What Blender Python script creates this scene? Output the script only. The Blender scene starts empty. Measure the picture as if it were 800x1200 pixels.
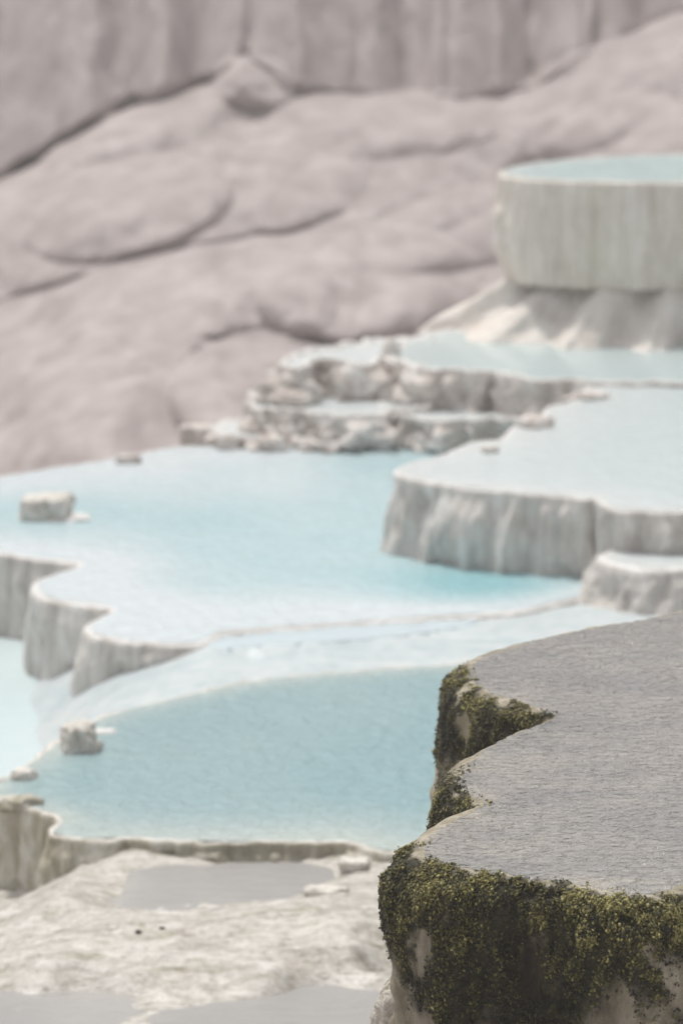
import bpy, bmesh, math, random
import numpy as np
from mathutils import Vector
from mathutils.geometry import delaunay_2d_cdt

random.seed(7); RNG = np.random.default_rng(7)
R = math.radians
SC = bpy.context.scene
COL = SC.collection

# ------------------------------------------------------------------ camera geometry
F = 3400.0                      # focal length in pixels of the 800 x 1200 photograph
PITCH = math.atan(800.0 / F)
CZ = 8.0                        # camera height; heights below are given relative to it
CP, SP = math.cos(PITCH), math.sin(PITCH)

def ray(px, py):
    px = np.asarray(px, float); py = np.asarray(py, float)
    up = (600 - py) / F
    return (px - 400) / F, CP + up * SP, -SP + up * CP

def P(px, py, Z):               # point of the level Z (relative to the camera) seen at px, py
    x, y, z = ray(px, py); t = Z / z
    return np.stack([x * t, y * t, np.full_like(np.asarray(x * t), 1.0) * Z + CZ], -1)

def PD(px, py, d):              # point at horizontal distance d
    x, y, z = ray(px, py); t = d / y
    return np.stack([x * t, np.ones_like(x) * d, z * t + CZ], -1)

def proj(p):                    # world -> px, py
    p = np.asarray(p, float); x = p[..., 0]; y = p[..., 1]; z = p[..., 2] - CZ
    fw = y * CP - z * SP; up = y * SP + z * CP
    return 400 + F * x / fw, 600 - F * up / fw

# ------------------------------------------------------------------ noise
def _hash(i, j, k, s):
    n = (i * 374761393 + j * 668265263 + k * 2147483647 + s * 974634777) & 0xFFFFFFFF
    n = ((n ^ (n >> 13)) * 1274126177) & 0xFFFFFFFF
    n = ((n ^ (n >> 16)) * 2246822519) & 0xFFFFFFFF
    return ((n ^ (n >> 15)) & 0xFFFFFF) / float(0xFFFFFF)

def vnoise(x, y=0, z=0, s=0):   # smooth value noise in -1 .. 1
    x, y, z = np.broadcast_arrays(np.asarray(x, float), np.asarray(y, float), np.asarray(z, float))
    xi = np.floor(x); yi = np.floor(y); zi = np.floor(z)
    fx, fy, fz = x - xi, y - yi, z - zi
    fx = fx**3*(fx*(fx*6-15)+10); fy = fy**3*(fy*(fy*6-15)+10); fz = fz**3*(fz*(fz*6-15)+10)
    xi = xi.astype(np.int64); yi = yi.astype(np.int64); zi = zi.astype(np.int64)
    r = 0
    for a in (0, 1):
        for b in (0, 1):
            for c in (0, 1):
                w = (fx if a else 1-fx) * (fy if b else 1-fy) * (fz if c else 1-fz)
                r = r + w * _hash(xi+a, yi+b, zi+c, s)
    return r * 2 - 1

def fbm(x, y=0, z=0, s=0, o=4, g=.5):
    r = 0; a = 1; t = 0
    for i in range(o):
        r = r + a * vnoise(x * 2**i + 17.3*i, np.asarray(y) * 2**i, np.asarray(z) * 2**i, s + i); t += a; a *= g
    return r / t

def sstep(a, b, x):
    t = np.clip((np.asarray(x, float) - a) / (b - a), 0, 1); return t*t*(3-2*t)

# ------------------------------------------------------------------ object helpers
def mesh_obj(name, V, Fc, mat, parent=None, attrs=None, smooth=True):
    V = np.asarray(V, float).reshape(-1, 3)
    me = bpy.data.meshes.new(name)
    Fc = np.asarray(Fc, np.int64); n = Fc.shape[1]
    me.vertices.add(len(V)); me.vertices.foreach_set('co', V.ravel())
    me.loops.add(Fc.size); me.loops.foreach_set('vertex_index', Fc.ravel())
    me.polygons.add(len(Fc)); me.polygons.foreach_set('loop_start', np.arange(0, Fc.size, n))
    me.update(calc_edges=True); me.validate()
    if smooth: me.polygons.foreach_set('use_smooth', [True] * len(me.polygons))
    for k, a in (attrs or {}).items():
        at = me.attributes.new(k, 'FLOAT', 'POINT'); at.data.foreach_set('value', np.asarray(a, float).ravel())
    if mat: me.materials.append(mat)
    o = bpy.data.objects.new(name, me); COL.objects.link(o)
    if parent is not None:
        o.parent = parent; o.matrix_parent_inverse = parent.matrix_world.inverted()
    return o

def grid_faces(nu, nv):
    i = np.arange(nu - 1)[:, None] * nv + np.arange(nv - 1)[None]
    return np.stack([i, i + nv, i + nv + 1, i + 1], -1).reshape(-1, 4)

def tag(o, label, cat=None, group=None, kind=None):
    o['label'] = label
    if cat: o['category'] = cat
    if group: o['group'] = group
    if kind: o['kind'] = kind
    return o

def empty(name, loc):
    o = bpy.data.objects.new(name, None); o.empty_display_size = .1
    o.location = loc; COL.objects.link(o); bpy.context.view_layer.update(); return o

# ------------------------------------------------------------------ materials
def mat_new(name):
    m = bpy.data.materials.new(name); m.use_nodes = True
    nt = m.node_tree; b = nt.nodes['Principled BSDF']; return m, nt, b
def N(nt, t, **kw):
    n = nt.nodes.new(t)
    for k, v in kw.items():
        if k in n.inputs.keys(): n.inputs[k].default_value = v
        else: setattr(n, k, v)
    return n
def L(nt, a, b): nt.links.new(a, b)
def pos_scaled(nt, sc):
    g = N(nt, 'ShaderNodeNewGeometry'); m = N(nt, 'ShaderNodeMapping'); m.inputs['Scale'].default_value = sc
    L(nt, g.outputs['Position'], m.inputs['Vector']); return m.outputs['Vector']
def noise(nt, vec, scale, detail=4, rough=.55, dist=0):
    n = N(nt, 'ShaderNodeTexNoise'); n.inputs['Scale'].default_value = scale; n.inputs['Detail'].default_value = detail
    n.inputs['Roughness'].default_value = rough; n.inputs['Distortion'].default_value = dist
    L(nt, vec, n.inputs['Vector']); return n.outputs['Fac']
def ramp(nt, fac, stops):
    r = N(nt, 'ShaderNodeValToRGB'); e = r.color_ramp.elements
    while len(e) < len(stops): e.new(.5)
    for el, (p, c) in zip(e, stops):
        el.position = p; el.color = (*c, 1) if len(c) == 3 else c
    L(nt, fac, r.inputs['Fac']); return r.outputs['Color']
def mixc(nt, fac, a, b, mode='MIX'):
    m = N(nt, 'ShaderNodeMix'); m.data_type = 'RGBA'; m.blend_type = mode
    for s, v in ((m.inputs[0], fac), (m.inputs[6], a), (m.inputs[7], b)):
        if hasattr(v, 'is_output'): L(nt, v, s)
        else: s.default_value = v if not isinstance(v, tuple) else (*v, 1)[:4]
    return m.outputs[2]
def attr(nt, name):
    a = N(nt, 'ShaderNodeAttribute'); a.attribute_name = name; return a.outputs['Fac']
def mathn(nt, op, a, b=0, clamp=False):
    m = N(nt, 'ShaderNodeMath'); m.operation = op; m.use_clamp = clamp
    for s, v in ((m.inputs[0], a), (m.inputs[1], b)):
        if hasattr(v, 'is_output'): L(nt, v, s)
        else: s.default_value = v
    return m.outputs[0]
def bump(nt, h, strength, dist, prev=None):
    b = N(nt, 'ShaderNodeBump'); b.inputs['Strength'].default_value = strength; b.inputs['Distance'].default_value = dist
    L(nt, h, b.inputs['Height'])
    if prev: L(nt, prev, b.inputs['Normal'])
    return b.outputs['Normal']

def stone(name, dark, mid, light, streak=6.0, fine=30.0, rough=.75, bd=.02, bs=.6, vert=.12, tint=None, spec=.3):
    """wet travertine: vertical mineral streaks over mottled limestone"""
    m, nt, b = mat_new(name)
    sv = pos_scaled(nt, (1, 1, vert)); v = pos_scaled(nt, (1, 1, 1))
    a = noise(nt, sv, streak, 5, .6, .4); c = noise(nt, v, fine * .25, 5, .6); f = noise(nt, v, fine, 4, .6)
    mixv = mathn(nt, 'ADD', mathn(nt, 'MULTIPLY', a, .75), mathn(nt, 'MULTIPLY', c, .25))
    col = ramp(nt, mixv, [(.36, dark), (.5, mid), (.62, light)])
    if tint:
        t = noise(nt, sv, streak * .35, 3); col = mixc(nt, ramp(nt, t, [(.5, (0, 0, 0)), (.68, (.75,) * 3)]), col, tint)
    L(nt, col, b.inputs['Base Color'])
    b.inputs['Roughness'].default_value = rough; b.inputs['Specular IOR Level'].default_value = spec
    n1 = bump(nt, a, bs, bd * 2); L(nt, bump(nt, f, bs, bd * .5, n1), b.inputs['Normal'])
    return m

def water(name, deep, pale, wl=(9, 22, 1), fine=2.5, bs=.5, bd=.02, rough=.12, mottled=.5, streak=None):
    """opaque, milky mineral water: pale over the shallow rim deposits (attribute 'shallow'), rippled"""
    m, nt, b = mat_new(name)
    v = pos_scaled(nt, (1, 1, 1)); sh = attr(nt, 'shallow')
    big = noise(nt, v, mottled, 3, .5, .5)
    k = mathn(nt, 'ADD', sh, mathn(nt, 'MULTIPLY', mathn(nt, 'SUBTRACT', big, .5), .9), True)
    col = mixc(nt, k, deep, pale)
    if streak:
        st = noise(nt, pos_scaled(nt, streak[0]), 1, 4, .6, .6); col = mixc(nt, ramp(nt, st, [(.4, (0, 0, 0)), (.62, (1, 1, 1))]), col, streak[1])
    L(nt, col, b.inputs['Base Color'])
    b.inputs['Roughness'].default_value = rough; b.inputs['IOR'].default_value = 1.33
    r1 = noise(nt, pos_scaled(nt, wl), 1, 3, .55, .8)
    r2 = noise(nt, pos_scaled(nt, tuple(fine * q for q in wl)), 1, 2, .5, .5)
    n1 = bump(nt, r1, bs, bd); L(nt, bump(nt, r2, bs * .6, bd / fine, n1), b.inputs['Normal'])
    return m

M_wall   = stone('travertine_wall', (.47, .435, .405), (.67, .635, .60), (.84, .81, .78), streak=9, bd=.03)
M_rim    = stone('travertine_rim', (.62, .60, .575), (.74, .73, .715), (.82, .82, .81), streak=9, bd=.012, rough=.5)
M_step   = stone('travertine_step', (.48, .42, .385), (.70, .645, .605), (.87, .84, .81), streak=6, bd=.04, vert=.35)
M_far    = stone('travertine_barrel', (.64, .59, .52), (.76, .715, .65), (.86, .82, .765), streak=9, bd=.02, vert=.06, tint=(.67, .625, .53))
M_mound  = stone('travertine_mound', (.66, .60, .55), (.78, .735, .685), (.86, .825, .78), streak=3, bd=.03, vert=.5)
M_rock   = stone('travertine_rock', (.48, .45, .40), (.69, .66, .605), (.83, .80, .76), streak=12, bd=.02, vert=.7)
M_wallB  = stone('travertine_algae_wall', (.30, .28, .20), (.46, .43, .35), (.68, .66, .60), streak=12, bd=.02, vert=.3)

# ------------------------------------------------------------------ curves
def dense(pts, step):
    """Catmull-Rom through pts (n,2) resampled at equal steps"""
    p = np.asarray(pts, float); p = np.vstack([2*p[0]-p[1], p, 2*p[-1]-p[-2]])
    out = []
    for i in range(1, len(p) - 2):
        a, b, c, d = p[i-1:i+3]; t = np.linspace(0, 1, 40, endpoint=False)[:, None]
        out.append(.5*((2*b)+(-a+c)*t+(2*a-5*b+4*c-d)*t**2+(-a+3*b-3*c+d)*t**3))
    q = np.vstack(out + [p[-2][None]])
    s = np.r_[0, np.cumsum(np.linalg.norm(np.diff(q, axis=0), axis=1))]
    n = max(8, int(s[-1] / step)); u = np.linspace(0, s[-1], n)
    return np.stack([np.interp(u, s, q[:, 0]), np.interp(u, s, q[:, 1])], -1), u

def outward(c, win):
    t = np.gradient(c, axis=0); n = np.stack([t[:, 1], -t[:, 0]], -1)
    n /= np.linalg.norm(n, axis=1, keepdims=True) + 1e-9
    k = max(1, int(win)); ker = np.hanning(2*k+3)[1:-1]; ker /= ker.sum()
    pad = np.pad(n, ((k, k), (0, 0)), mode='edge')
    n = np.stack([np.convolve(pad[:, j], ker, 'valid') for j in (0, 1)], -1)
    return n / (np.linalg.norm(n, axis=1, keepdims=True) + 1e-9)

def rim_xy(px_pts, Z):
    a = np.array(px_pts, float); return P(a[:, 0], a[:, 1], Z)[:, :2]

def terrace(label, px_pts, Zt, Zb, seed, step=.02, shoulder=.03, batter=.08, flute=.03, lam=.16, lip=.012,
            wob=.012, bulge=0.0, wall_mat=None, rim_mat=None, nv=26, vpow=1.0, nsh=6, flare=.0, rough=.012, rimw=.06, group='travertine terraces',
            cat='terrace', name='travertine_terrace', root=None, extra=None):
    """one terrace: rim curve + hanging wall. Zb: height of the wall foot (number or list along px_pts)"""
    pts = rim_xy(px_pts, Zt)
    c, u = dense(pts, step); n = outward(c, .05 / step)
    frac = np.linspace(0, 1, len(c))
    if np.ndim(Zb):
        s0 = np.r_[0, np.cumsum(np.linalg.norm(np.diff(pts, axis=0), axis=1))]; zb = np.interp(u, s0, Zb)
    else: zb = np.full(len(c), float(Zb))
    fl = flare if not np.ndim(flare) else np.interp(u, np.r_[0, np.cumsum(np.linalg.norm(np.diff(pts, axis=0), axis=1))], flare)
    c = c + n * (wob * fbm(u / (lam*.8), 3.1, s=seed) + wob*.5*vnoise(u/.05, 9, s=seed))[:, None]
    lipz = lip * (1 + .8 * fbm(u / .12, s=seed + 3))
    # rim strip (inside -> shoulder)
    prof = [(-rimw*1.8, -.07, 0), (-rimw, -.012, .15), (-rimw*.6, .4, .4), (-rimw*.25, .9, .7), (0, 1.0, 1)]
    rows = []
    for o, z, w in prof:
        zz = z * lipz if z > 0 else np.full(len(c), z)
        o2 = o * (1 + .5 * fbm(u / .09, 5, s=seed + 4)); rows.append(np.column_stack([c + n * o2[:, None], Zt + CZ + zz]))
    phis = np.linspace(0, math.pi/2, nsh)[1:]
    sh = shoulder * (1 + .35 * fbm(u / .2, 7, s=seed + 5))
    for ph in phis[:2]:
        rows.append(np.column_stack([c + n * (sh * math.sin(ph))[:, None], Zt + CZ + lipz - sh * (1 - math.cos(ph))]))
    nrim = len(rows)
    wrows = [rows[-1]]
    for ph in phis[2:]:
        wrows.append(np.column_stack([c + n * (sh * math.sin(ph))[:, None], Zt + CZ + lipz - sh * (1 - math.cos(ph))]))
    ztop = Zt + lipz - sh
    for k in range(1, nv + 1):
        v = (k / nv) ** vpow; z = ztop + (zb - ztop) * v; h = ztop - zb
        fr = 1 - np.abs(vnoise(u / lam + .25 * v, .7 * v, s=seed + 7))            # drapery ribs
        fr2 = 1 - np.abs(vnoise(u / (lam*.4) + .2 * v, 1.3 * v, s=seed + 8))
        env = sstep(0, .25, v)
        o = sh + batter * h * v + bulge * np.sin(math.pi * min(1, v * 1.0)) + env * flute * ((fr - .6) * 1.3 + (fr2 - .6) * .6)
        o = o + rough * fbm(u / .06, z / .06, s=seed + 9, o=3) * env + fl * sstep(.1, 1, v) ** 1.3
        o = o + env * flute * .7 * vnoise(u / (lam * 2.2), v * 2.2, s=seed + 11)
        wrows.append(np.column_stack([c + n * o[:, None], z + CZ + .3 * rough * fbm(u/.05, v*8, s=seed+10)]))
    if extra: wrows = extra(c, n, u, wrows)
    if root is None:
        root = empty(name, (float(c[:, 0].mean()), float(c[:, 1].min()), float(zb.min() + CZ)))
        tag(root, label, cat, group)
    A = np.stack(wrows, 1); W = mesh_obj('wall', A, grid_faces(len(c), A.shape[1]), wall_mat or M_wall, root)
    B = np.stack(rows, 1); Rm = mesh_obj('rim', B, grid_faces(len(c), B.shape[1]), rim_mat or M_rim, root)
    return root, c, n, u, A, B

def pool(label, px_pts, Z, mat, inset=.03, shore=.35, spacing=.12, shallow_fn=None, rip=0, name='water', shallow_edge=True, lift=.008, spill=0):
    pts = rim_xy(px_pts, Z)
    c, u = dense(pts, .06); n = outward(c, 2); c = c - n * inset * .3
    from mathutils import Vector as Vv
    lo, hi = c.min(0), c.max(0)
    gx, gy = np.meshgrid(np.arange(lo[0], hi[0], spacing), np.arange(lo[1], hi[1], spacing))
    g = np.column_stack([gx.ravel(), gy.ravel()]) + RNG.uniform(-.2, .2, (gx.size, 2)) * spacing
    inside = np.zeros(len(g), bool); j = len(c) - 1
    for i in range(len(c)):
        xi, yi = c[i]; xj, yj = c[j]
        if yi != yj: inside ^= ((yi > g[:, 1]) != (yj > g[:, 1])) & (g[:, 0] < (xj - xi) * (g[:, 1] - yi) / (yj - yi) + xi)
        j = i
    g = g[inside]; k = len(c)
    allp = np.vstack([c, g])
    v, e, f, *_ = delaunay_2d_cdt([Vv(p) for p in allp], [(i, (i+1) % k) for i in range(k)], [], 1, 1e-5)
    v = np.array([tuple(p) for p in v]); f = np.array([t for t in f if len(t) == 3])
    # drop flipped
    a = v[f]; cr = (a[:, 1, 0]-a[:, 0, 0])*(a[:, 2, 1]-a[:, 0, 1])-(a[:, 1, 1]-a[:, 0, 1])*(a[:, 2, 0]-a[:, 0, 0])
    f = np.where((cr < 0)[:, None], f[:, ::-1], f)
    dist = np.full(len(v), 9e9)
    for i in range(0, k, 1): dist = np.minimum(dist, np.hypot(v[:, 0]-c[i, 0], v[:, 1]-c[i, 1]))
    V = np.column_stack([v, np.full(len(v), Z + CZ + lift)])
    shl = np.exp(-dist / shore) if shallow_edge else np.zeros(len(v))
    if shallow_fn is not None:
        px, py = proj(V); shl = np.clip(shl + shallow_fn(px, py), 0, 1)
    V[:, 2] -= spill * (dist < 1e-4)
    if rip:                      # wavelets, taller where the water runs to the far lip
        far = sstep(lo[1], hi[1], v[:, 1]) ** 2; q = v[:, 0] * .5 + v[:, 1]
        V[:, 2] += sstep(.0, .12, dist) * (rip * .5 * fbm(v[:, 0] * 11, v[:, 1] * 18, s=5, o=2) + rip * 3 * far * vnoise(v[:, 0] * 6 - v[:, 1] * 2, q * 13, s=6))
    o = mesh_obj(name, V, f, mat, None, {'shallow': shl})
    return tag(o, label, 'pool water', kind='structure')

# ------------------------------------------------------------------ rocks
def rock(label, px, py, Z, w, h, dp, seed, mat=None, boxy=3.0, name='rock', group=None, cat='rock', flat=.6, sub=4, amp=.18, rz=0.0):
    """weathered block: superellipsoid with eroded faces; px, py = where its foot stands on level Z; w, h, dp in metres"""
    bm = bmesh.new(); bmesh.ops.create_icosphere(bm, subdivisions=sub, radius=1)
    V = np.array([v.co[:] for v in bm.verts]); Fc = np.array([[q.index for q in f.verts] for f in bm.faces]); bm.free()
    r = (np.abs(V) ** boxy).sum(1) ** (-1 / boxy); V = V * r[:, None]
    f = fbm(V[:, 0]*1.6 + seed, V[:, 1]*1.6, V[:, 2]*1.6, seed, 4)
    f2 = fbm(V[:, 0]*5 + seed, V[:, 1]*5, V[:, 2]*4, seed+3, 3)
    f3 = np.abs(vnoise(V[:, 0]*3 + seed, V[:, 1]*3, V[:, 2]*2, seed+6))
    V = V * (1 + 1.3 * amp * f + amp * .6 * f2 - .12 * (1 - np.clip(f3 / .15, 0, 1)))[:, None]
    V *= np.array([w/2, dp/2, h])
    V[:, 2] = np.where(V[:, 2] < 0, V[:, 2] * .15, V[:, 2])
    top = V[:, 2] > h * .8; V[top, 2] = h*.8 + (V[top, 2]-h*.8) * (1-flat)
    ca, sa = math.cos(rz), math.sin(rz)
    V = np.column_stack([V[:, 0]*ca - V[:, 1]*sa, V[:, 0]*sa + V[:, 1]*ca, V[:, 2]])
    base = P(px, py, Z); 
    o = mesh_obj(name, V, Fc, mat or M_rock); o.location = (base[0], base[1] + dp*.4, base[2] - .01)
    return tag(o, label, cat, group)

# ================================================================== levels (relative to the camera)
ZA, ZB, ZD, ZE, ZH, ZJ, ZK = -3.0, -4.75, -4.80, -4.27, -4.25, -2.89, -4.55
ZC = -5.37

# ------------------------------------------------------------------ far cliff
def curve(pts):
    a = np.array(pts, float); return lambda x: np.interp(x, a[:, 0], a[:, 1])
yc = curve([(-500, 330), (-200, 262), (0, 215), (50, 190), (70, 165), (100, 145), (150, 122), (200, 111), (250, 98), (290, 62), (340, 104), (430, 112), (540, 114), (620, 106), (660, 84), (700, 58), (800, 15), (1000, -60), (1300, -140)])
yc_smooth = curve([(-500, 330), (0, 205), (100, 150), (250, 105), (430, 110), (620, 106), (800, 30), (1000, -40), (1300, -140)])
NX, NY = 620, 620
gx = np.linspace(-420, 1220, NX)[:, None] * np.ones((1, NY)); gy = np.ones((NX, 1)) * np.linspace(700, -430, NY)[None]
ys = yc_smooth(gx)
d = np.where(gy > ys, 50 - (gy - ys) * (15 / 440.), 50 + (ys - gy) * .012)
d = d + .004 * (gx - 400)
wx = gx + 10 * fbm(gx / 90, gy / 90, s=61, o=2); wy = gy + 6 * fbm(gx / 70, gy / 70, s=62, o=2)
disp = np.zeros_like(gx)
def ledge(cv, amp, w, decay, groove=.0, gw=5, x0=-900, x1=1900, soft=50):
    """rounded shelf of flowstone swelling out below the line cv"""
    t = wy - cv(wx); m = sstep(x0, x0 + soft, wx) * (1 - sstep(x1 - soft, x1, wx))
    up = np.sqrt(np.clip(t / w, 0, 1)) * np.exp(-np.clip(t - w, 0, None) / decay)
    return m * (amp * np.where(t > 0, up, 0) - groove * np.exp(-(t / gw) ** 2))
def dome(cx, cy, rx, ry, amp, rot=0, pw=.5, groove=0):
    ca, sa = math.cos(rot), math.sin(rot); X = wx - cx; Y = wy - cy
    q = ((X*ca + Y*sa) / rx) ** 2 + ((-X*sa + Y*ca) / ry) ** 2
    return amp * np.clip(1 - q, 0, 1) ** pw - groove * np.exp(-((np.sqrt(q) - 1.0) / .1) ** 2)
ycl = sstep(330, 200, gx)
disp += ledge(yc, .9, 40, 110, 0) 
disp -= (.12 + .85 * ycl) * np.exp(-((wy - yc(wx)) / (4 + 3 * ycl)) ** 2) * (.6 + .4 * vnoise(gx / 30, s=60))
disp += ledge(curve([(-500, 470), (0, 358), (100, 325), (200, 296), (280, 283), (330, 272), (420, 250), (600, 240)]), .7, 60, 70, .2, 5, x1=450, soft=120)
disp += ledge(curve([(-500, 300), (0, 232), (110, 205), (200, 180), (260, 150), (330, 120)]), .2, 40, 60, .04, 8, x1=360, soft=120)
disp += ledge(curve([(-300, 420), (0, 440), (120, 395), (230, 345), (330, 305)]), .35, 60, 60, .05, 10, x1=340, soft=120)
disp += ledge(curve([(-300, 560), (0, 500), (100, 465), (190, 430)]), .35, 50, 60, .04, 10, x1=230, soft=120)
disp += dome(296, 95, 46, 32, .7, .15, .75)
disp += dome(170, 155, 120, 46, .4, -.35, 1)
disp += dome(150, 245, 125, 60, .9, -.25, .7, .06)
disp += dome(345, 208, 95, 66, .7, -.35, 1, 0)
disp += dome(40, 275, 90, 70, .4, -.2, 1)
disp += dome(470, 215, 160, 72, .6, -.3, 1)
disp += dome(470, 145, 130, 40, .5, -.1, 1)
disp += dome(690, 115, 150, 56, .7, -.42, .9, .02)
disp += dome(740, 165, 100, 58, .6, -.1, .9, .03)
disp += dome(560, 262, 140, 50, .7, -.25, .9, .03)
disp += dome(430, 335, 140, 70, .9, -.15, .8, .03)
disp += dome(310, 468, 114, 76, 1.1, .0, .5, .12)
disp -= .25 * np.exp(-((gy - 399 - .02*(gx-310)) / 4) ** 2) * sstep(225, 250, gx) * sstep(405, 370, gx)
disp += dome(100, 420, 140, 52, .4, -.4, 1)
disp += dome(110, 510, 130, 56, .5, -.35, 1)
disp += dome(330, 350, 66, 56, .4, -.2, 1)
disp += dome(500, 370, 80, 46, .5, -.2, 1)
cur = 1 - sstep(-6, 8, gy - yc(gx))                                  # curtain above the crack
rib = vnoise(wx / 48, gy / 500, s=71)
rib2 = 1 - np.abs(vnoise(wx / 30, gy / 300, s=72))
disp += cur * (.6 * rib + .2 * (rib2 - .6))
for xk, wk, gk in ((415, 9, .35), (620, 8, .45), (700, 7, .35), (525, 8, .15), (160, 10, .2), (250, 9, .12), (290, 8, .2)):
    disp -= cur * gk * np.exp(-((gx + 5*vnoise(gy/60, s=xk) - xk) / wk) ** 2) * (.6 + .4*vnoise(gy/50, s=xk+1))
low = 1 - cur
disp += low * (.32 * fbm(gx / 60, gy / 55, s=81, o=3, g=.35) + .06 * (1 - np.abs(vnoise((wx + .25*gy) / 34, gy / 110, s=82))) + .5 * fbm(gx / 210, gy / 130, s=83, o=2))
disp += .02 * fbm(gx / 14, gy / 14, s=84, o=2)
V = PD(gx, gy, d - disp)
back = V[:, -1:, :] + np.array([0, 60, 4.0])                          # plateau behind the crest
V = np.concatenate([V, V[:, -1:, :] + np.array([0, 1.2, .25]), V[:, -1:, :] + np.array([0, 12, 1.2]), back], 1)
M_cliff = stone('flowstone_cliff', (.365, .32, .312), (.45, .398, .389), (.535, .48, .47), streak=1.8, fine=5, bd=.04, vert=.2, bs=.3, spec=.15, rough=.85)
cl = mesh_obj('cliff', V, grid_faces(NX, V.shape[1]), M_cliff)
tag(cl, 'mauve grey flowstone cliff with rounded lobes and dark cracks behind the pools', 'cliff', kind='structure')

# ------------------------------------------------------------------ ground sheet, reaching far
gxx = np.concatenate([np.linspace(-400, -30, 12), np.linspace(-24, 24, 49), np.linspace(30, 400, 12)])
gyy = np.concatenate([np.linspace(-300, -10, 10), np.linspace(-6, 60, 67), np.linspace(70, 600, 14)])
X, Y = np.meshgrid(gxx, gyy, indexing='ij')
Zg = -7.4 + .35 * fbm(X / 3.0, Y / 3.0, s=90, o=4) - .6 * sstep(24, 34, Y)
M_ground = stone('valley_floor', (.40, .36, .35), (.52, .48, .46), (.64, .60, .58), streak=1.5, fine=8, vert=1, bd=.05)
g = mesh_obj('ground', np.stack([X, Y, Zg + CZ], -1), grid_faces(*X.shape), M_ground)
tag(g, 'pale limestone valley floor below the terraces', 'ground', kind='structure')

# ------------------------------------------------------------------ sloping travertine sheets (height fields through measured points)
def sheet(name, label, ctrl, xr, yr, res, mat, rough_fn, p=.001):
    c = np.array(ctrl, float); w = P(c[:, 0], c[:, 1], c[:, 2])
    xs = np.arange(xr[0], xr[1], res); ysv = np.arange(yr[0], yr[1], res)
    X, Y = np.meshgrid(xs, ysv, indexing='ij'); n = len(w); hh = w[:, 2] - CZ
    K = lambda r2: np.where(r2 > 1e-12, .5 * r2 * np.log(np.maximum(r2, 1e-12)), 0)
    A_ = np.zeros((n+3, n+3)); dd = ((w[:, None, :2] - w[None, :, :2]) ** 2).sum(-1)
    A_[:n, :n] = K(dd) + np.eye(n) * p; A_[:n, n] = A_[n, :n] = 1; A_[:n, n+1:] = w[:, :2]; A_[n+1:, :n] = w[:, :2].T
    sol = np.linalg.solve(A_, np.r_[hh, 0, 0, 0]); Z = sol[n] + sol[n+1] * X + sol[n+2] * Y
    for q, k in zip(w, sol[:n]): Z = Z + k * K((X - q[0]) ** 2 + (Y - q[1]) ** 2)
    Z = np.clip(Z, hh.min() - .1, hh.max() + .03)
    px, py = proj(np.stack([X, Y, Z + CZ], -1)); Z = Z + rough_fn(X, Y, px, py)
    o = mesh_obj(name, np.stack([X, Y, Z + CZ], -1), grid_faces(*X.shape), mat)
    return tag(o, label, 'ground', kind='structure'), X, Y, Z

# flats in the lower left
def flat_mat():
    m, nt, b = mat_new('wet_flats')
    v = pos_scaled(nt, (1, 1, 1)); vs = pos_scaled(nt, (.5, 1.6, 1))
    a = noise(nt, vs, 7, 7, .7, .8); c = noise(nt, v, 26, 5, .7); gq = noise(nt, vs, 6, 6, .7, .6)
    col = ramp(nt, mathn(nt, 'ADD', mathn(nt, 'MULTIPLY', a, .6), mathn(nt, 'MULTIPLY', c, .4)), [(.36, (.30, .27, .215)), (.47, (.51, .48, .435)), (.58, (.70, .68, .64))])
    col = mixc(nt, ramp(nt, gq, [(.55, (0, 0, 0)), (.68, (.75,) * 3)]), col, (.33, .31, .20))
    sp = noise(nt, vs, 30, 3, .6); sp2 = noise(nt, vs, 2.5, 3)
    col = mixc(nt, mathn(nt, 'MULTIPLY', ramp(nt, sp, [(.56, (0, 0, 0)), (.66, (.8,) * 3)]), ramp(nt, sp2, [(.45, (0, 0, 0)), (.55, (1, 1, 1))])), col, (.20, .18, .12))
    L(nt, col, b.inputs['Base Color']); b.inputs['Roughness'].default_value = .27; b.inputs['Specular IOR Level'].default_value = .5
    n1 = bump(nt, a, .5, .03); L(nt, bump(nt, c, .6, .012, n1), b.inputs['Normal']); return m
def flat_rough(X, Y, px, py):
    band = np.exp(-((py - 1105) / 40) ** 2)
    r = .016 * fbm(X * 3, Y * 6, s=101, o=5) + .02 * band * fbm(X * 5, Y * 9, s=102, o=4)
    return r + .012 * fbm(X * 9, Y * 15, s=103, o=4) * sstep(1000, 1080, py) + .007 * fbm(X * 22, Y * 30, s=106, o=3) * sstep(1010, 1070, py) + .008 * (np.clip(1 - np.abs(vnoise(X * 6 + .8*fbm(X*3, Y*3, s=108), Y * 11, s=107)) / .25, 0, 1) - .3) * sstep(1050, 1085, py) + .03 * np.clip(fbm(X*2.2, Y*4, s=104, o=3), 0, 1) * sstep(1060, 1090, py)
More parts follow.
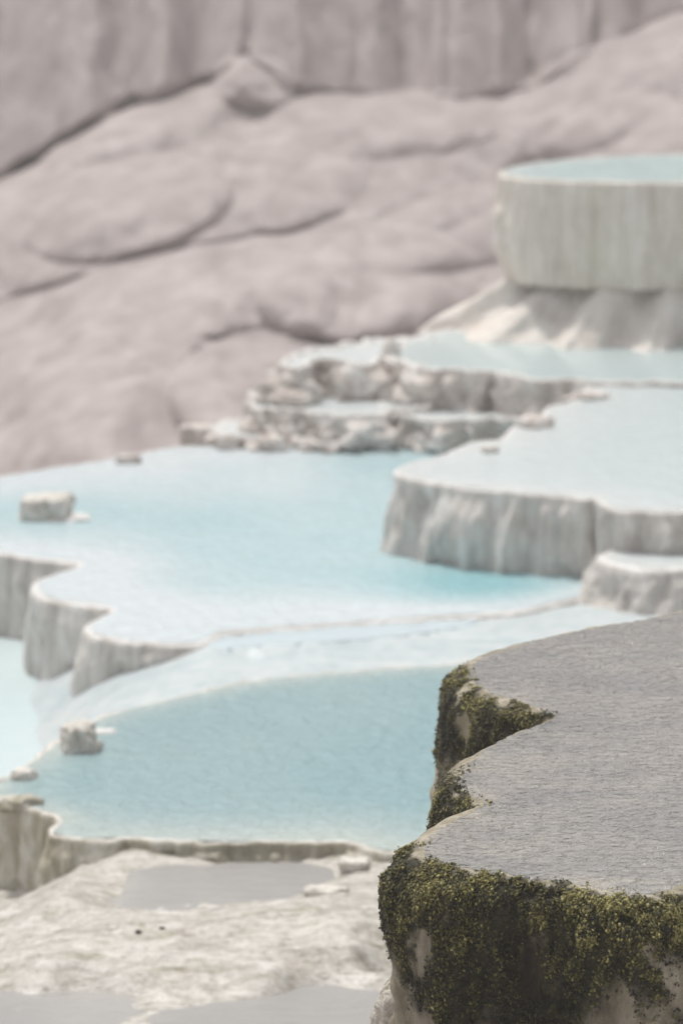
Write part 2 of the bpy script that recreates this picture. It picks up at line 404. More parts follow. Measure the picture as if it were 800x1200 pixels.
ctrlF = [(-100, 1045, -5.20), (0, 1045, -5.19), (24, 1046, -5.18), (50, 1042, -5.12), (84, 1026, -4.90), (95, 1010, -4.87), (150, 1006, -4.825), (240, 1004, -4.83), (360, 1003, -4.84), (430, 1002, -4.80),
         (500, 1005, -4.79), (620, 1010, -4.79), (120, 1030, -4.88), (200, 1035, -4.90), (300, 1030, -4.90), (380, 1025, -4.87), (420, 1020, -4.82), (200, 1055, -4.88), (300, 1055, -4.87), (120, 1060, -4.87),
         (400, 1050, -4.80), (450, 1055, -4.80), (600, 1060, -4.80), (70, 1044, -4.82), (80, 1030, -4.835), (74, 1060, -4.82), (60, 1056, -4.89), (60, 1085, -4.87), (0, 1070, -5.0), (0, 1100, -4.93), (-150, 1100, -5.0), (80, 1100, -4.84), (160, 1092, -4.83), (260, 1085, -4.82), (360, 1085, -4.81),
         (450, 1090, -4.81), (80, 1135, -4.87), (200, 1130, -4.86), (300, 1120, -4.85), (420, 1110, -4.84), (0, 1140, -4.90), (0, 1180, -4.975), (100, 1175, -4.97), (160, 1195, -4.925), (250, 1168, -4.915), (330, 1152, -4.90), (440, 1136, -4.885),
         (300, 1190, -4.98), (420, 1180, -4.98), (440, 1155, -4.965), (350, 1172, -4.97), (560, 1180, -4.98), (200, 1250, -5.0), (500, 1250, -5.0), (0, 1250, -5.0), (-200, 1300, -5.1), (800, 1200, -5.0), (800, 1050, -4.85)]
ctrlF = [(a, b_, z + .022 * float(sstep(1180, 1090, b_) * sstep(60, 115, a) * sstep(470, 400, a))) for a, b_, z in ctrlF] + [(x_, 985, -4.93) for x_ in (120, 200, 280, 360, 440, 520, 640)]
sheet('ground', 'wet beige travertine flats with greenish crust at lower left', ctrlF, (-6.0, 3.2), (9.6, 14.1), .018, flat_mat(), flat_rough)

# pale spillway between the two blue pools
def spill_mat():
    m, nt, b = mat_new('wet_spillway')
    v = pos_scaled(nt, (1, 1, 1)); vs = pos_scaled(nt, (.5, 1.5, 1))
    a = noise(nt, vs, 3, 5, .6, .5); c = noise(nt, v, 12, 5, .65)
    col = ramp(nt, mathn(nt, 'ADD', mathn(nt, 'MULTIPLY', a, .55), mathn(nt, 'MULTIPLY', c, .45)), [(.34, (.44, .53, .55)), (.5, (.56, .63, .65)), (.62, (.68, .72, .72))])
    L(nt, col, b.inputs['Base Color']); b.inputs['Roughness'].default_value = .3
    n1 = bump(nt, a, .5, .04); L(nt, bump(nt, c, .6, .02, n1), b.inputs['Normal']); return m
def spill_rough(X, Y, px, py):
    return .005 * fbm(X * 6, Y * 9, s=111, o=4) + .005 * (1 - np.abs(vnoise(X * 5 + 1.2*Y, Y * 9, s=112)))
ctrlC = [(-700, 770, -5.44), (-700, 850, -5.44), (-700, 980, -5.46), (-300, 985, -5.46)]
for px_, z_, foot, near in ((-200, -5.44, 780, 930), (-80, -5.44, 770, 925), (0, -5.44, 758, 905), (30, -5.40, 806, 890), (60, -5.31, 798, 872), (90, -5.17, 792, 855), (125, -5.05, 787, 842), (160, -4.97, 780, 832), (200, -4.90, 771, 820),
                            (240, -4.835, 770, 812), (290, -4.845, 768, 803), (350, -4.84, 766, 796), (420, -4.835, 764, 790), (520, -4.83, 756, 782), (620, -4.82, 735, 772), (700, -4.815, 712, 766), (800, -4.815, 700, 760), (920, -4.815, 700, 755)):
    ctrlC += [(px_, foot, z_), (px_, (foot + near) / 2, z_ - .005), (px_, near, z_ - .02), (px_ * 1.0, near + 25, z_ - .03)]
ctrlC += [(60, 775, -5.34), (125, 768, -5.06), (200, 755, -4.92),
         (242, 757, -4.84), (262, 753, -4.85), (300, 749, -4.855), (350, 745, -4.855), (400, 741, -4.855), (450, 737, -4.85), (510, 730, -4.84),
         (300, 735, -4.88), (400, 726, -4.88), (520, 716, -4.88), (545, 734, -4.815)] + [(x_, float(np.interp(x_, [236, 262, 300, 350, 400, 450, 500, 545], [759, 762, 760, 757, 753, 748, 742, 734])), -4.818) for x_ in range(240, 545, 20)]
sheet('ground', 'pale wet spillway of bumpy travertine between the two blue pools', ctrlC, (-6.0, 3.2), (13.9, 19.3), .024, spill_mat(), spill_rough, .00003)

# ------------------------------------------------------------------ water materials
W_B = water('blue_pool_water', (.28, .43, .465), (.50, .57, .55), wl=(13, 15, 1), bs=1.0, bd=.035)
W_D = water('turquoise_pool_water', (.29, .54, .59), (.68, .75, .785), wl=(11, 10, 1), bs=.8, bd=.035, mottled=.45)
W_E = water('pale_pool_water', (.58, .67, .69), (.70, .735, .735), wl=(8, 11, 1), bs=.6, bd=.04)
W_H = water('grey_blue_pool_water', (.50, .60, .61), (.62, .69, .69), wl=(3, 7, 1), bs=.2, bd=.02, rough=.1)
W_J = water('high_pool_water', (.52, .68, .68), (.76, .81, .80), wl=(7, 9, 1), bs=1.0, bd=.08, mottled=4)
W_C = water('milky_pool_water', (.56, .68, .70), (.66, .73, .74), wl=(4, 9, 1), bs=.3, bd=.02)
W_S = water('thin_blue_water', (.54, .64, .69), (.62, .70, .74), wl=(4, 9, 1), bs=.3, bd=.02)
W_F = water('shallow_grey_water', (.36, .352, .345), (.54, .525, .49), wl=(6, 18, 1), bs=.5, bd=.02, mottled=1.6)
W_A = water('clear_grey_water', (.355, .342, .324), (.48, .45, .395), wl=(19, 36, 1), fine=2.2, bs=1.0, bd=.035, rough=.06, mottled=1.6,
            streak=((2.2, 5, 1), (.30, .298, .295)))

# ------------------------------------------------------------------ turquoise pool D
rimD = [(640, 500), (520, 512), (400, 520), (300, 526), (215, 524), (140, 538), (60, 550), (0, 560), (-90, 575), (-150, 605), (-120, 640), (-60, 643), (0, 648), (40, 655), (82, 659), (98, 662), (90, 667), (66, 674), (48, 682), (44, 691), (60, 702), (100, 708), (130, 713), (134, 718), (118, 726), (105, 735), (110, 743), (150, 751), (200, 755), (236, 753), (262, 741), (300, 738), (400, 731), (500, 724), (600, 717), (690, 699), (800, 690), (950, 690)]
ZbD = [-5.4]*10 + [-5.6]*6 + [-5.6]*4 + [-5.5]*7 + [-5.3, -5.2, -5.1, -5.05, -4.95] + [-4.93]*7
ZbD = (ZbD + [-4.93]*50)[:len(rimD)]
terrace('wide terrace holding the large turquoise pool with stepped fluted walls at far left', rimD, ZD, ZbD, 11, step=.022, shoulder=.04, flute=.06, lam=.16, batter=.04, lip=.006, rimw=.03)
def shD_refl(px, py): return .42 - .75 * np.exp(-((px - 570) / 120) ** 2 - ((py - 692) / 26) ** 2) + .6 * np.exp(-((py - (740 - .03*px)) / 38) ** 2) + .35 * sstep(430, 300, px) * sstep(610, 560, py) + .55*sstep(250, 60, px)*sstep(600,690,py)  # shallow tint; the deep spot under wall E paints in the wall's reflection
pool('large milky turquoise pool in the middle', rimD, ZD, W_D, shore=.25, shallow_fn=shD_refl)

# milky low pool at far left under D
lowC = [(150, 815), (60, 780), (60, 745), (-60, 740), (-900, 742), (-900, 985), (-150, 985), (-40, 940), (60, 905), (120, 850)]
pool('small milky cyan pool at the far left edge under the fluted walls', lowC, ZC, W_C, shore=.2, spill=.08)
# thin blue band in front of D
band = [(560, 724), (400, 733), (300, 741), (262, 745), (236, 755), (256, 762), (300, 760), (400, 753), (480, 746), (560, 734)]
pool('narrow slate blue strip of water along the front of the turquoise pool', band, -4.812, W_S, shore=.06, spacing=.06, inset=.0, spill=.06)

# ------------------------------------------------------------------ blue pool B
rimB = [(760, 758), (640, 768), (545, 778), (420, 787), (290, 800), (200, 820), (150, 832), (100, 850), (75, 866), (45, 888), (20, 905), (-4, 920), (-10, 934), (20, 944), (46, 951), (72, 962), (62, 974), (70, 981), (110, 985), (150, 984), (240, 988), (360, 988), (415, 989), (440, 997), (520, 1003), (640, 1005), (760, 1005)]
ZbB = [-5.0]*3 + [-5.1, -5.2, -5.4] + [-5.6]*10 + [-5.4, -5.2, -5.1, -5.0] + [-4.95]*7
terrace('low terrace holding the darker blue pool in front with a crusty olive rim', rimB, ZB, ZbB, 23, step=.016, shoulder=.025, flute=.03, lam=.10, batter=.1, lip=.010, wob=.02, rough=.025,
        wall_mat=M_wallB, rim_mat=M_rock, rimw=.025)
def shB(px, py): return .5 * sstep(925, 985, py)
pool('darker blue rippled pool in front', rimB, ZB, W_B, shore=.12, shallow_fn=shB)

# shallow waters on the flats
pool('shallow grey water film below the olive rim', [(470, 1000), (300, 1000), (150, 1009), (140, 1036), (122, 1060), (140, 1074), (200, 1076), (330, 1070), (470, 1062)], -4.838, W_F, shore=.05, spacing=.08, inset=0, spill=.06)
pool('grey water sheet along the bottom edge of the flats', [(620, 1120), (440, 1120), (300, 1140), (150, 1160), (-80, 1150), (-200, 1180), (-200, 1290), (300, 1300), (700, 1290)], -4.94, W_F, shore=.05, spacing=.1, inset=0, spill=.05)

# ------------------------------------------------------------------ terrace E (middle right), K, H, steps
rimE = [(1000, 436), (850, 436), (745, 440), (716, 448), (694, 452), (672, 470), (644, 478), (634, 492), (606, 499), (588, 516), (556, 519), (522, 533), (490, 541), (470, 549), (466, 554), (486, 562), (540, 571), (610, 578), (660, 582), (684, 586), (692, 584), (702, 587), (720, 597), (760, 599), (800, 600), (880, 600), (1000, 590)]
terrace('broad grey fluted terrace wall standing in the turquoise pool, pale pool on top', rimE, ZE, -4.9, 37, step=.02, shoulder=.03, flute=.085, lam=.19, batter=.08, lip=.008, flare=.0, rimw=.03)
pool('pale bluish pool on the broad fluted terrace', rimE, ZE, W_E, shore=.25)
rimK = [(960, 596), (860, 600), (800, 612), (760, 628), (722, 645), (706, 654), (722, 662), (760, 667), (800, 668), (880, 668), (960, 660)]
terrace('small rounded terrace at the right edge in front of the broad fluted one', rimK, ZK, -4.95, 41, step=.02, shoulder=.06, flute=.06, lam=.14, batter=.25, lip=.010, flare=.08, rimw=.04)
pool('pale water on the small rounded terrace at the right edge', rimK, ZK, W_E, shore=.3)
rimH = [(1000, 384), (800, 386), (600, 386), (530, 389), (490, 396), (468, 408), (462, 420), (480, 430), (516, 436), (558, 437), (586, 438), (602, 443), (630, 449), (660, 448), (712, 450), (800, 452), (950, 456)]
terrace('ragged terrace of grey teeth holding the grey blue pool under the tall barrel terrace', rimH, ZH, -4.75, 53, step=.022, shoulder=.03, flute=.13, lam=.2, batter=.10, lip=.03, wall_mat=M_step, rough=.07, wob=.045)
pool('calm grey blue pool under the tall barrel terrace', rimH, ZH, W_H, shore=.1)

def steps(label, px, Z, Zb, seed, mat=None, watered=True, wlabel=None, **kw):
    a = dict(step=.02, shoulder=.03, flute=.13, lam=.2, batter=.15, lip=.035, wall_mat=M_step, rough=.09, wob=.06, group='small stepped ledges left of the grey blue pool', cat='ledge', name='travertine_ledge'); a.update(kw)
    r = terrace(label, px, Z, Zb, seed, **a)
    if watered: pool(wlabel, px, Z, W_E, shore=.5, spacing=.1, inset=.02)
    return r
steps('upper ragged ledge with dark hollow, left of the grey blue pool', [(520, 402), (450, 400), (400, 408), (360, 414), (332, 428), (336, 434), (352, 433), (372, 424), (400, 427), (425, 430), (446, 424), (470, 428), (500, 432)], -4.26, -4.75, 61, wlabel='white shallow water on the upper ragged ledge')
steps('middle white ledge with thin dark front line', [(560, 452), (420, 452), (350, 455), (305, 462), (290, 474), (300, 480), (340, 484), (380, 488), (425, 490), (470, 484), (560, 470)], -4.54, -4.9, 62, wlabel='white shallow water on the middle ledge')
steps('lower grey ledge below the row of teeth', [(690, 462), (600, 474), (470, 474), (442, 478), (438, 484), (460, 489), (496, 493), (544, 497), (590, 494), (620, 498), (650, 490), (690, 480)], -4.56, -4.9, 63, wlabel='white shallow water on the lower ledge below the teeth')
steps('lowest crumbling ledge at the edge of the turquoise pool', [(470, 498), (360, 490), (300, 492), (262, 498), (245, 506), (262, 514), (300, 518), (340, 514), (372, 522), (420, 520), (470, 514)], -4.735, -4.9, 64, wlabel='white shallow water on the lowest crumbling ledge', flute=.12)

# ------------------------------------------------------------------ barrel terrace J with its mound
rimJ = [(1040, 190), (960, 184), (860, 182), (780, 182), (700, 185), (640, 190), (604, 196), (588, 203), (600, 208), (640, 212), (700, 214), (770, 215), (850, 214), (950, 210), (1040, 203)]
def barrel(c, n, u, rows):
    k = len(rows); out = []
    for i, r in enumerate(rows):
        v = max(0, (i - 4) / (k - 5)); o = .02 * math.sin(math.pi * min(1, v * 1.25)) - .10 * max(0, v - .62) ** 1.5 * 3.0
        q = r.copy(); q[:, :2] += n * o; out.append(q)
    return out
rootJ, cJ, nJ, uJ, AJ, BJ = terrace('tall barrel shaped terrace with streaked side at upper right', rimJ, ZJ, -3.80, 71, step=.025, shoulder=.03, flute=.045, lam=.13, batter=.0, lip=.006, rimw=.03, wob=.02, rough=.02, wall_mat=M_far, rim_mat=M_far, extra=barrel, nv=30)
pool('turquoise rippled pool on top of the tall barrel terrace', rimJ, ZJ, W_J, shore=.15, spacing=.08)
# mound of flowstone under the barrel
rows = []; k = 30
left = np.clip(-nJ[:, 0], 0, 1)
for i in range(k + 1):
    v = i / k
    fr = 1 - np.abs(vnoise((uJ + .34 * v) / .30, .3 * v, s=77)) ** 1.4; fr2 = 1 - np.abs(vnoise((uJ + .3 * v) / .13, .6 * v, s=78))
    reach = .30 + .20 * left + .16 * (fr - .4)
    o = -.30 + (.30 + reach) * (v ** .9 * .75 + .25 * v ** 2.2) + sstep(0, .3, v) * (.30 * (fr - .6) + .08 * (fr2 - .5)) + .04 * fbm(uJ / .2, v * 3, s=79)
    z = -3.70 + (-4.30 + 3.70) * v ** 1.15 + .03 * fbm(uJ / .15, v * 4, s=80)
    rows.append(np.column_stack([cJ + nJ * o[:, None], np.full(len(cJ), CZ) + z]))
A = np.stack(rows, 1); mesh_obj('mound', A, grid_faces(len(cJ), A.shape[1]), M_mound, rootJ)

# ------------------------------------------------------------------ rocks
rock('square grey rock standing alone at the far left of the turquoise pool', 54, 612, ZD, .36, .20, .30, 3, M_rock, 6, amp=.22, sub=5)
rock('flat white crust around the foot of the square grey rock', 74, 613, ZD, .42, .06, .24, 4, M_rim, 2.5)
rock('craggy beige rock on the far left rim of the darker blue pool', 92, 884, ZB, .19, .17, .15, 5, M_rock, 4, amp=.45, sub=5)
rock('low pale tongue of crust beside the craggy beige rock', 122, 862, ZB, .14, .035, .10, 6, M_rim, 2.5)
rock('small beige stone at the left tip of the darker blue pool', 26, 916, ZB, .13, .075, .10, 7, M_rock, 3, amp=.3)
rock('broken olive grey rock on the left end of the olive rim', 16, 948, ZB, .24, .06, .14, 8, M_wallB, 3, amp=.35)
rock('little white stone on the far rim of the pale pool', 574, 532, ZE, .13, .07, .10, 9, M_rock, 3, amp=.3)
rock('little white stone where the fluted wall ends in the spillway', 692, 713, -4.84, .09, .05, .08, 10, M_rim, 3, amp=.3)
rock('tiny beige stone on the distant pool edge before the cliff', 150, 545, ZD, .20, .09, .12, 12, M_step, 3, amp=.3)
rock('dark cornered boulder at the left end of the lowest ledge', 229, 518, ZD, .26, .15, .22, 13, M_step, 4, amp=.2)
rock('dark square block at the left end of the upper ledge', 346, 462, -4.58, .17, .20, .2, 14, M_step, 5, amp=.15)
rock('pointed grey tooth at the corner of the grey blue pool', 458, 440, -4.40, .16, .30, .14, 15, M_step, 2.4, amp=.35, flat=0)
rock('small crusted stone at the right end of the olive rim', 416, 1018, -4.79, .15, .05, .1, 16, M_rock, 3, amp=.35)
rock('knobbly pale crust left of the mossy terrace', 382, 1048, -4.79, .20, .035, .1, 17, M_rock, 3, amp=.35)

for lb, px_, py_, z_, w_, h_, d_, sd_ in (
    ('white lump at the right end of the row of teeth', 626, 503, ZE, .24, .10, .2, 50), ('low pale lump trailing off right of the row of teeth', 688, 470, ZE, .34, .07, .2, 51),
    ('dark capped lump on the lower ledge near its right end', 628, 500, -4.62, .22, .11, .16, 52), ('knobby pale lump in the middle of the lowest crumbling ledge', 318, 526, -4.77, .20, .11, .16, 53),
    ('dark hollow lump right of the cornered boulder', 268, 524, -4.77, .18, .11, .14, 54), ('pale pointed lump on the middle white ledge beside the dark block', 312, 484, -4.62, .20, .13, .16, 55),
    ('dark notch stone between the upper ledge and the tall tooth', 412, 446, -4.42, .18, .16, .14, 56), ('small crumb of crust at the right foot of the lowest ledge', 362, 528, -4.78, .16, .08, .14, 57)):
    rock(lb, px_, py_, z_, w_, h_, d_, sd_, M_step, 2.6, amp=.4, flat=.3, group='broken lumps on the stepped ledges')

M_peb = stone('dark_pebble_stone', (.05, .05, .045), (.09, .085, .075), (.16, .15, .12), streak=30, bd=.005)
def pebble(label, px, py, Z, s, seed): return rock(label, px, py, Z, s, s*.55, s*.8, seed, M_peb, 2.4, name='pebble', group='dark pebbles on the flats', cat='pebble', sub=3)
pebble('left one of two dark pebbles side by side on the flats', 162, 1091, -4.80, .028, 31)
pebble('right one of two dark pebbles side by side on the flats', 190, 1088, -4.795, .030, 32)
pebble('lone dark pebble in the shallow grey water film', 269, 1056, -4.835, .024, 33)

# ------------------------------------------------------------------ mossy terrace A
rimA = [(1150, 690), (980, 700), (880, 706), (800, 718), (760, 727), (700, 737), (640, 749), (590, 762), (562, 775), (552, 790), (566, 806), (600, 820), (632, 830), (654, 840), (644, 848), (610, 860), (580, 875), (556, 892), (542, 910), (542, 926), (566, 938), (568, 946), (545, 958), (516, 975), (498, 990), (500, 1001), (530, 1014), (580, 1022), (640, 1030), (700, 1040), (745, 1049), (775, 1046), (800, 1036), (860, 1030), (950, 1030), (1100, 1010)]
M_A, nt, b = mat_new('mossy_travertine')
v = pos_scaled(nt, (1, 1, 1)); vd = pos_scaled(nt, (1, 1, .25))
a1 = noise(nt, vd, 14, 6, .65, .5); a2 = noise(nt, v, 60, 5, .65)
col = ramp(nt, a1, [(.3, (.20, .17, .11)), (.48, (.36, .32, .24)), (.65, (.50, .46, .38))])
col = mixc(nt, attr(nt, 'rust'), col, ramp(nt, a1, [(.4, (.008, .006, .003)), (.66, (.06, .034, .012))]))
mg = ramp(nt, a2, [(.38, (.006, .006, .003)), (.52, (.028, .026, .010)), (.7, (.10, .095, .035))])
mk = mathn(nt, 'ADD', attr(nt, 'moss'), mathn(nt, 'MULTIPLY', mathn(nt, 'SUBTRACT', a2, .5), 1.2), True)
col = mixc(nt, mk, col, mg)
L(nt, col, b.inputs['Base Color']); b.inputs['Roughness'].default_value = .6; b.inputs['Specular IOR Level'].default_value = .3
L(nt, bump(nt, a2, .8, .012, bump(nt, a1, .5, .02)), b.inputs['Normal'])
M_Arim = stone('wet_sandy_rim', (.34, .31, .23), (.46, .43, .34), (.56, .53, .45), streak=20, fine=60, bd=.006, rough=.4, vert=1)

rootA, cA, nA, uA, AA, BA = terrace('dark mossy terrace with grey water on top, nearest and sharp at lower right', rimA, ZA, -5.2, 91, step=.007, shoulder=.10, flute=.05, lam=.22, batter=.02, lip=.002,
    wob=.016, rough=.03, nv=210, vpow=1.9, nsh=26, wall_mat=M_A, rim_mat=M_A, rimw=.02)
wallA = [o for o in rootA.children if o.name.startswith('wall')][0]; rimAo = [o for o in rootA.children if o.name.startswith('rim')][0]
def cover(G):
    px, py = proj(G); h = ZA - (G[..., 2] - CZ)                        # h: depth below the water line
    x, y, z = G[..., 0], G[..., 1], G[..., 2]; near = sstep(960, 1000, py)
    mz = fbm(x*5, y*5, z*4, s=131, o=4); m2 = fbm(x*16, y*16, z*10, s=132, o=3)
    lim = np.interp(px, [440, 462, 480, 520, 600, 660, 720, 750, 800, 900], [.16, .28, .46, .60, .58, .45, .26, .14, .20, .3])   # how far the growth hangs down
    lim = np.where(py < 975, np.interp(px, [500, 540, 650], [.30, .30, .22]), lim)
    m = sstep(.12, -.08, h - lim * (1 + .6 * mz)) * sstep(-.35, .05, mz + .8 * m2 + .18 + .5 * np.exp(-np.maximum(h, 0) / .07))
    m = m * sstep(-.004, .014, h + .016 * m2 + .012 * vnoise(x*45, y*45, s=136) + .004)
    st = sstep(.05, .3, fbm((x + .6*z)*7, y*7, z*2.0, s=133, o=3)) * near * sstep(690, 730, px) * sstep(.02, .06, h)
    m = np.clip(np.maximum(m, st * .9), 0, 1) * sstep(.45, .0, nA[:, 1])[:, None]
    rust = near * np.exp(-((px - 615) / 110) ** 2) * sstep(.08, .2, h) * sstep(-.4, .1, fbm(x*9, y*9, z*1.5, s=134) + .5)
    return m, rust, h, px, py, mz
mossm, rust, h, px, py, mz = cover(AA)
gu = np.gradient(AA, axis=0); gv = np.gradient(AA, axis=1); nn = np.cross(gv, gu); nn /= np.linalg.norm(nn, axis=-1, keepdims=True) + 1e-9
flip = (nn[..., :2] * nA[:, None, :]).sum(-1) < 0; nn = np.where(flip[..., None], -nn, nn)
lump = .019 * fbm(AA[..., 0]*28, AA[..., 1]*28, AA[..., 2]*9, s=137, o=2) + .014 * fbm(AA[..., 0]*62, AA[..., 1]*62, AA[..., 2]*30, s=138, o=3)
lump = (lump + .006) * mossm * np.clip(np.arange(AA.shape[1]) / 3, 0, 1)[None]
AA = AA + nn * lump[..., None]
wallA.data.vertices.foreach_set('co', (AA - np.array(rootA.location) * 0).reshape(-1, 3).ravel()); wallA.data.update()
mR, rR, hR, *_ = cover(BA)
for ob, ms, rs in ((wallA, mossm, rust), (rimAo, mR, rR)):
    for k, a in (('moss', ms), ('rust', rs)):
        at = ob.data.attributes.new(k, 'FLOAT', 'POINT'); at.data.foreach_set('value', np.ascontiguousarray(a, float).ravel())
def shA(px, py): return .8 * sstep(1005, 1035, py) + .25 * np.exp(-((px - 590) / 60) ** 2) * sstep(870, 900, py)
pool('grey rippled water on the mossy terrace', rimA, ZA, W_A, inset=-.06, lift=.003, spill=.025, shore=.03, spacing=.018, rip=.003, shallow_fn=shA)

# moss: thousands of small ragged cushions on the wall
M_moss, nt, b = mat_new('moss_growth')
v = pos_scaled(nt, (1, 1, 1)); a2 = noise(nt, v, 120, 4, .7)
tone = mathn(nt, 'ADD', mathn(nt, 'MULTIPLY', attr(nt, 'tone'), .65), mathn(nt, 'MULTIPLY', a2, .35))
L(nt, ramp(nt, tone, [(.24, (.007, .007, .003)), (.44, (.042, .040, .012)), (.58, (.21, .19, .055)), (.76, (.50, .45, .18))]), b.inputs['Base Color'])
b.inputs['Roughness'].default_value = .42; b.inputs['Specular IOR Level'].default_value = .5
L(nt, bump(nt, a2, .9, .006), b.inputs['Normal'])
bm = bmesh.new(); bmesh.ops.create_icosphere(bm, subdivisions=2, radius=1)
IV = np.array([q.co[:] for q in bm.verts]); IF = np.array([[q.index for q in f.verts] for f in bm.faces]); bm.free()
GA = np.concatenate([BA[:, 3:-1], AA], 1); nr = BA.shape[1] - 4
mossm, rust, h, px, py, mz = cover(GA)
upn = np.zeros((len(BA), nr, 3)); upn[..., 2] = 1; nn = np.concatenate([upn, nn], 1)
vis = (px > 430) & (px < 960) & (py > 700) & (py < 1330) & (h < 1.0)
dens = np.where(vis, mossm ** 1.3 * sstep(-.3, .2, .15 + .7*fbm(GA[..., 0]*14, GA[..., 1]*14, GA[..., 2]*14, s=135)) * np.exp(-np.clip(h, 0, 9) / .5), 0)
cell = np.linalg.norm(np.gradient(GA, axis=0), axis=-1) * np.linalg.norm(np.gradient(GA, axis=1), axis=-1)
w = (dens * cell).ravel(); w /= w.sum()
bm = bmesh.new(); bmesh.ops.create_icosphere(bm, subdivisions=1, radius=1)
SV = np.array([q.co[:] for q in bm.verts]); SF = np.array([[q.index for q in f.verts] for f in bm.faces]); bm.free()
# growth points follow the lumps of the crust: crumbs, flakes and drooping tips of many sizes
GA = np.concatenate([BA[:, 3:-1], AA], 1)
lumpf = np.concatenate([np.zeros((len(BA), nr)), lump / .02], 1).ravel()
Pf = GA.reshape(-1, 3); Nf = nn.reshape(-1, 3); Hf = h.ravel()
gv2 = np.gradient(GA, axis=1); gv2 /= np.linalg.norm(gv2, axis=-1, keepdims=True) + 1e-9; Df = gv2.reshape(-1, 3)
patch = fbm(Pf[:, 0]*8, Pf[:, 1]*8, Pf[:, 2]*6, s=140, o=3)
wt = w * np.clip(.14 + 2.2 * np.clip(lumpf, -.2, 1.0) + .25 * (np.abs(Hf) < .03), .02, 2); wt /= wt.sum()
NT = 100000
idx = RNG.choice(wt.size, NT, p=wt)
r = .0011 + .0036 * RNG.random(NT) ** 2.6
nvv = GA.shape[1]; ib = np.clip(idx + RNG.choice([-1, 1], NT) + nvv * RNG.choice([-1, 1], NT), 0, len(Pf) - 1)
ok_ = np.linalg.norm(Pf[ib] - Pf[idx], axis=1) < .05
p = Pf[idx] + np.where(ok_[:, None], (Pf[ib] - Pf[idx]) * RNG.random((NT, 1)), 0) + RNG.normal(0, .004, (NT, 3)); q = Nf[idx]; dn = Df[idx]; sd3 = np.cross(q, dn); sd3 /= np.linalg.norm(sd3, axis=1, keepdims=True) + 1e-9
# random tilt of the drooping axis
dn = dn + RNG.normal(0, .45, (NT, 3)); dn /= np.linalg.norm(dn, axis=1, keepdims=True)
q2 = np.cross(dn, sd3); q2 /= np.linalg.norm(q2, axis=1, keepdims=True) + 1e-9; sd3 = np.cross(q2, dn)
loc = SV[None] * RNG.uniform(.45, 1.5, (NT, len(SV), 1))
sc3 = r[:, None] * np.stack([RNG.uniform(.8, 1.2, NT), RNG.uniform(1.0, 2.0, NT), RNG.uniform(.5, .9, NT)], -1)
loc = loc * sc3[:, None]
Vm = (p + q * (r * RNG.uniform(-.4, .5, NT))[:, None])[:, None] + loc[..., :1] * sd3[:, None] + loc[..., 1:2] * dn[:, None] + loc[..., 2:] * q2[:, None]
Fm = SF[None] + (np.arange(NT) * len(SV))[:, None, None]
tn = np.clip(.27 + .45 * patch[idx] + .12 * np.clip(lumpf[idx], -1, 1) + .36 * np.exp(-np.maximum(Hf[idx], 0) / .06) + RNG.normal(0, .16, NT), 0, 1)  # patchy growth tone; sunlit tops painted in by lump height and depth
VV = [Vm.reshape(-1, 3)]; FF = [Fm.reshape(-1, 3)]; TT = [np.repeat(tn, len(SV))]
mo = mesh_obj('moss', np.vstack(VV), np.vstack(FF), M_moss, rootA, {'tone': np.concatenate(TT)})
mo['kind'] = 'stuff'; mo['label'] = 'dark olive moss hanging over the terrace edge'

M_knob = stone('pimpled_stone', (.42, .38, .32), (.56, .52, .46), (.68, .65, .60), streak=30, fine=90, bd=.02, vert=1)
pk = proj(AA[np.argmin(np.abs(px[:, -1] - 470))])
kb = rock('pale pimpled stone at the foot of the mossy terrace', 470, 1225, -3.62, .20, .20, .16, 44, M_knob, 2.2, flat=0, amp=.1, sub=5)

# ------------------------------------------------------------------ camera, light, world
cam = bpy.data.cameras.new('Camera'); co = bpy.data.objects.new('Camera', cam); COL.objects.link(co)
co.location = (0, 0, CZ); co.rotation_euler = (math.pi/2 - PITCH, 0, 0)
cam.sensor_fit = 'VERTICAL'; cam.sensor_height = 36; cam.lens = 36 * F / 1200
cam.clip_start = .1; cam.clip_end = 3000
cam.dof.use_dof = True; cam.dof.focus_distance = 9.0; cam.dof.aperture_fstop = (cam.lens / 1000) / .044
SC.camera = co

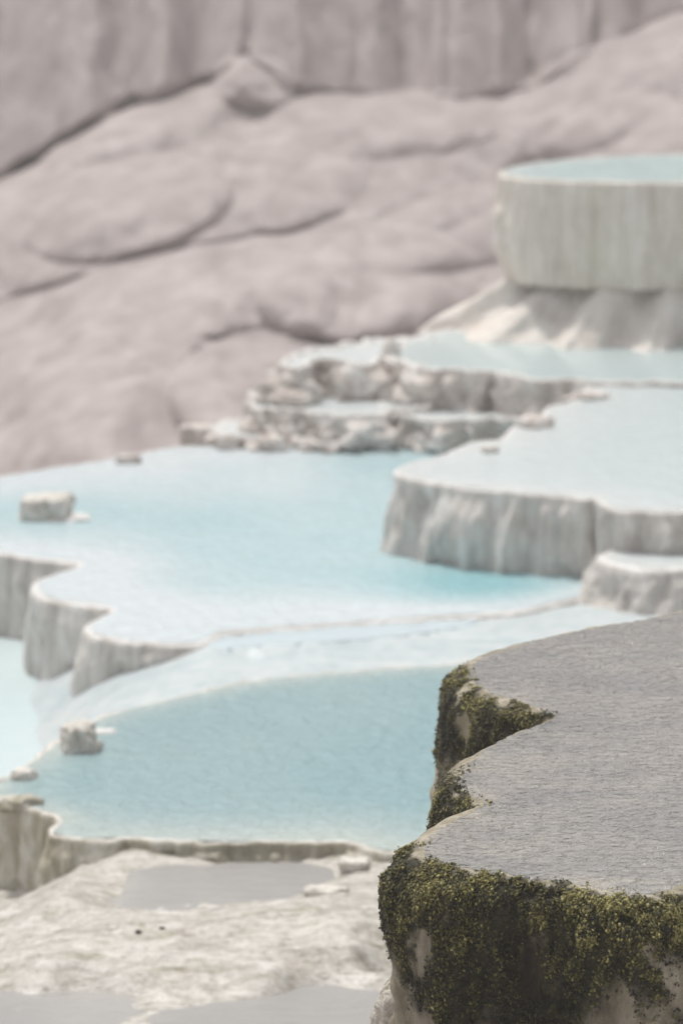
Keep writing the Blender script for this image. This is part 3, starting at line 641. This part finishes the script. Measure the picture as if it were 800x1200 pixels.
SUN_EL, SUN_AZ = R(71), R(-36)          # azimuth from +Y towards -X is negative x
sd = Vector((math.sin(SUN_AZ) * math.cos(SUN_EL), math.cos(SUN_AZ) * math.cos(SUN_EL), math.sin(SUN_EL)))
sun = bpy.data.lights.new('Sun', 'SUN'); so = bpy.data.objects.new('Sun', sun); COL.objects.link(so)
so.rotation_euler = (-sd).to_track_quat('-Z', 'Y').to_euler(); so.location = sd * 60
sun.energy = 2.5; sun.angle = R(2); sun.color = (1, .95, .88)
wd = bpy.data.worlds.new('World'); SC.world = wd; wd.use_nodes = True; nt = wd.node_tree
bg = nt.nodes['Background']; sky = N(nt, 'ShaderNodeTexSky'); sky.sky_type = 'NISHITA'; sky.sun_disc = False
sky.sun_elevation = SUN_EL; sky.sun_rotation = SUN_AZ; sky.dust_density = 4; sky.air_density = 1.0; sky.ozone_density = 1
hs = N(nt, 'ShaderNodeHueSaturation'); hs.inputs['Saturation'].default_value = .15
L(nt, sky.outputs[0], hs.inputs['Color']); L(nt, hs.outputs[0], bg.inputs['Color']); bg.inputs['Strength'].default_value = .135

bm = bmesh.new(); bmesh.ops.create_cube(bm, size=1); me = bpy.data.meshes.new('haze'); bm.to_mesh(me); bm.free()
hz = bpy.data.objects.new('haze', me); COL.objects.link(hz); hz.scale = (900, 960, 19); hz.location = (0, 150, 8.0)  # even volume box that veils the distance
tag(hz, 'thin pale haze hanging over the pools', 'haze', kind='stuff')
hm = bpy.data.materials.new('thin_haze'); hm.use_nodes = True; hn = hm.node_tree; hn.nodes.remove(hn.nodes['Principled BSDF'])
pv = N(hn, 'ShaderNodeVolumePrincipled'); pv.inputs['Color'].default_value = (1, .965, .945, 1); pv.inputs['Density'].default_value = .0055; pv.inputs['Anisotropy'].default_value = .3
hn.links.new(pv.outputs[0], hn.nodes['Material Output'].inputs['Volume']); me.materials.append(hm)

vs = SC.view_settings; vs.view_transform = 'Standard'; vs.look = 'None'; vs.gamma = 1; vs.use_curve_mapping = False; vs.exposure = -0.04
SC.cycles.use_denoising = True; SC.cycles.max_bounces = 6
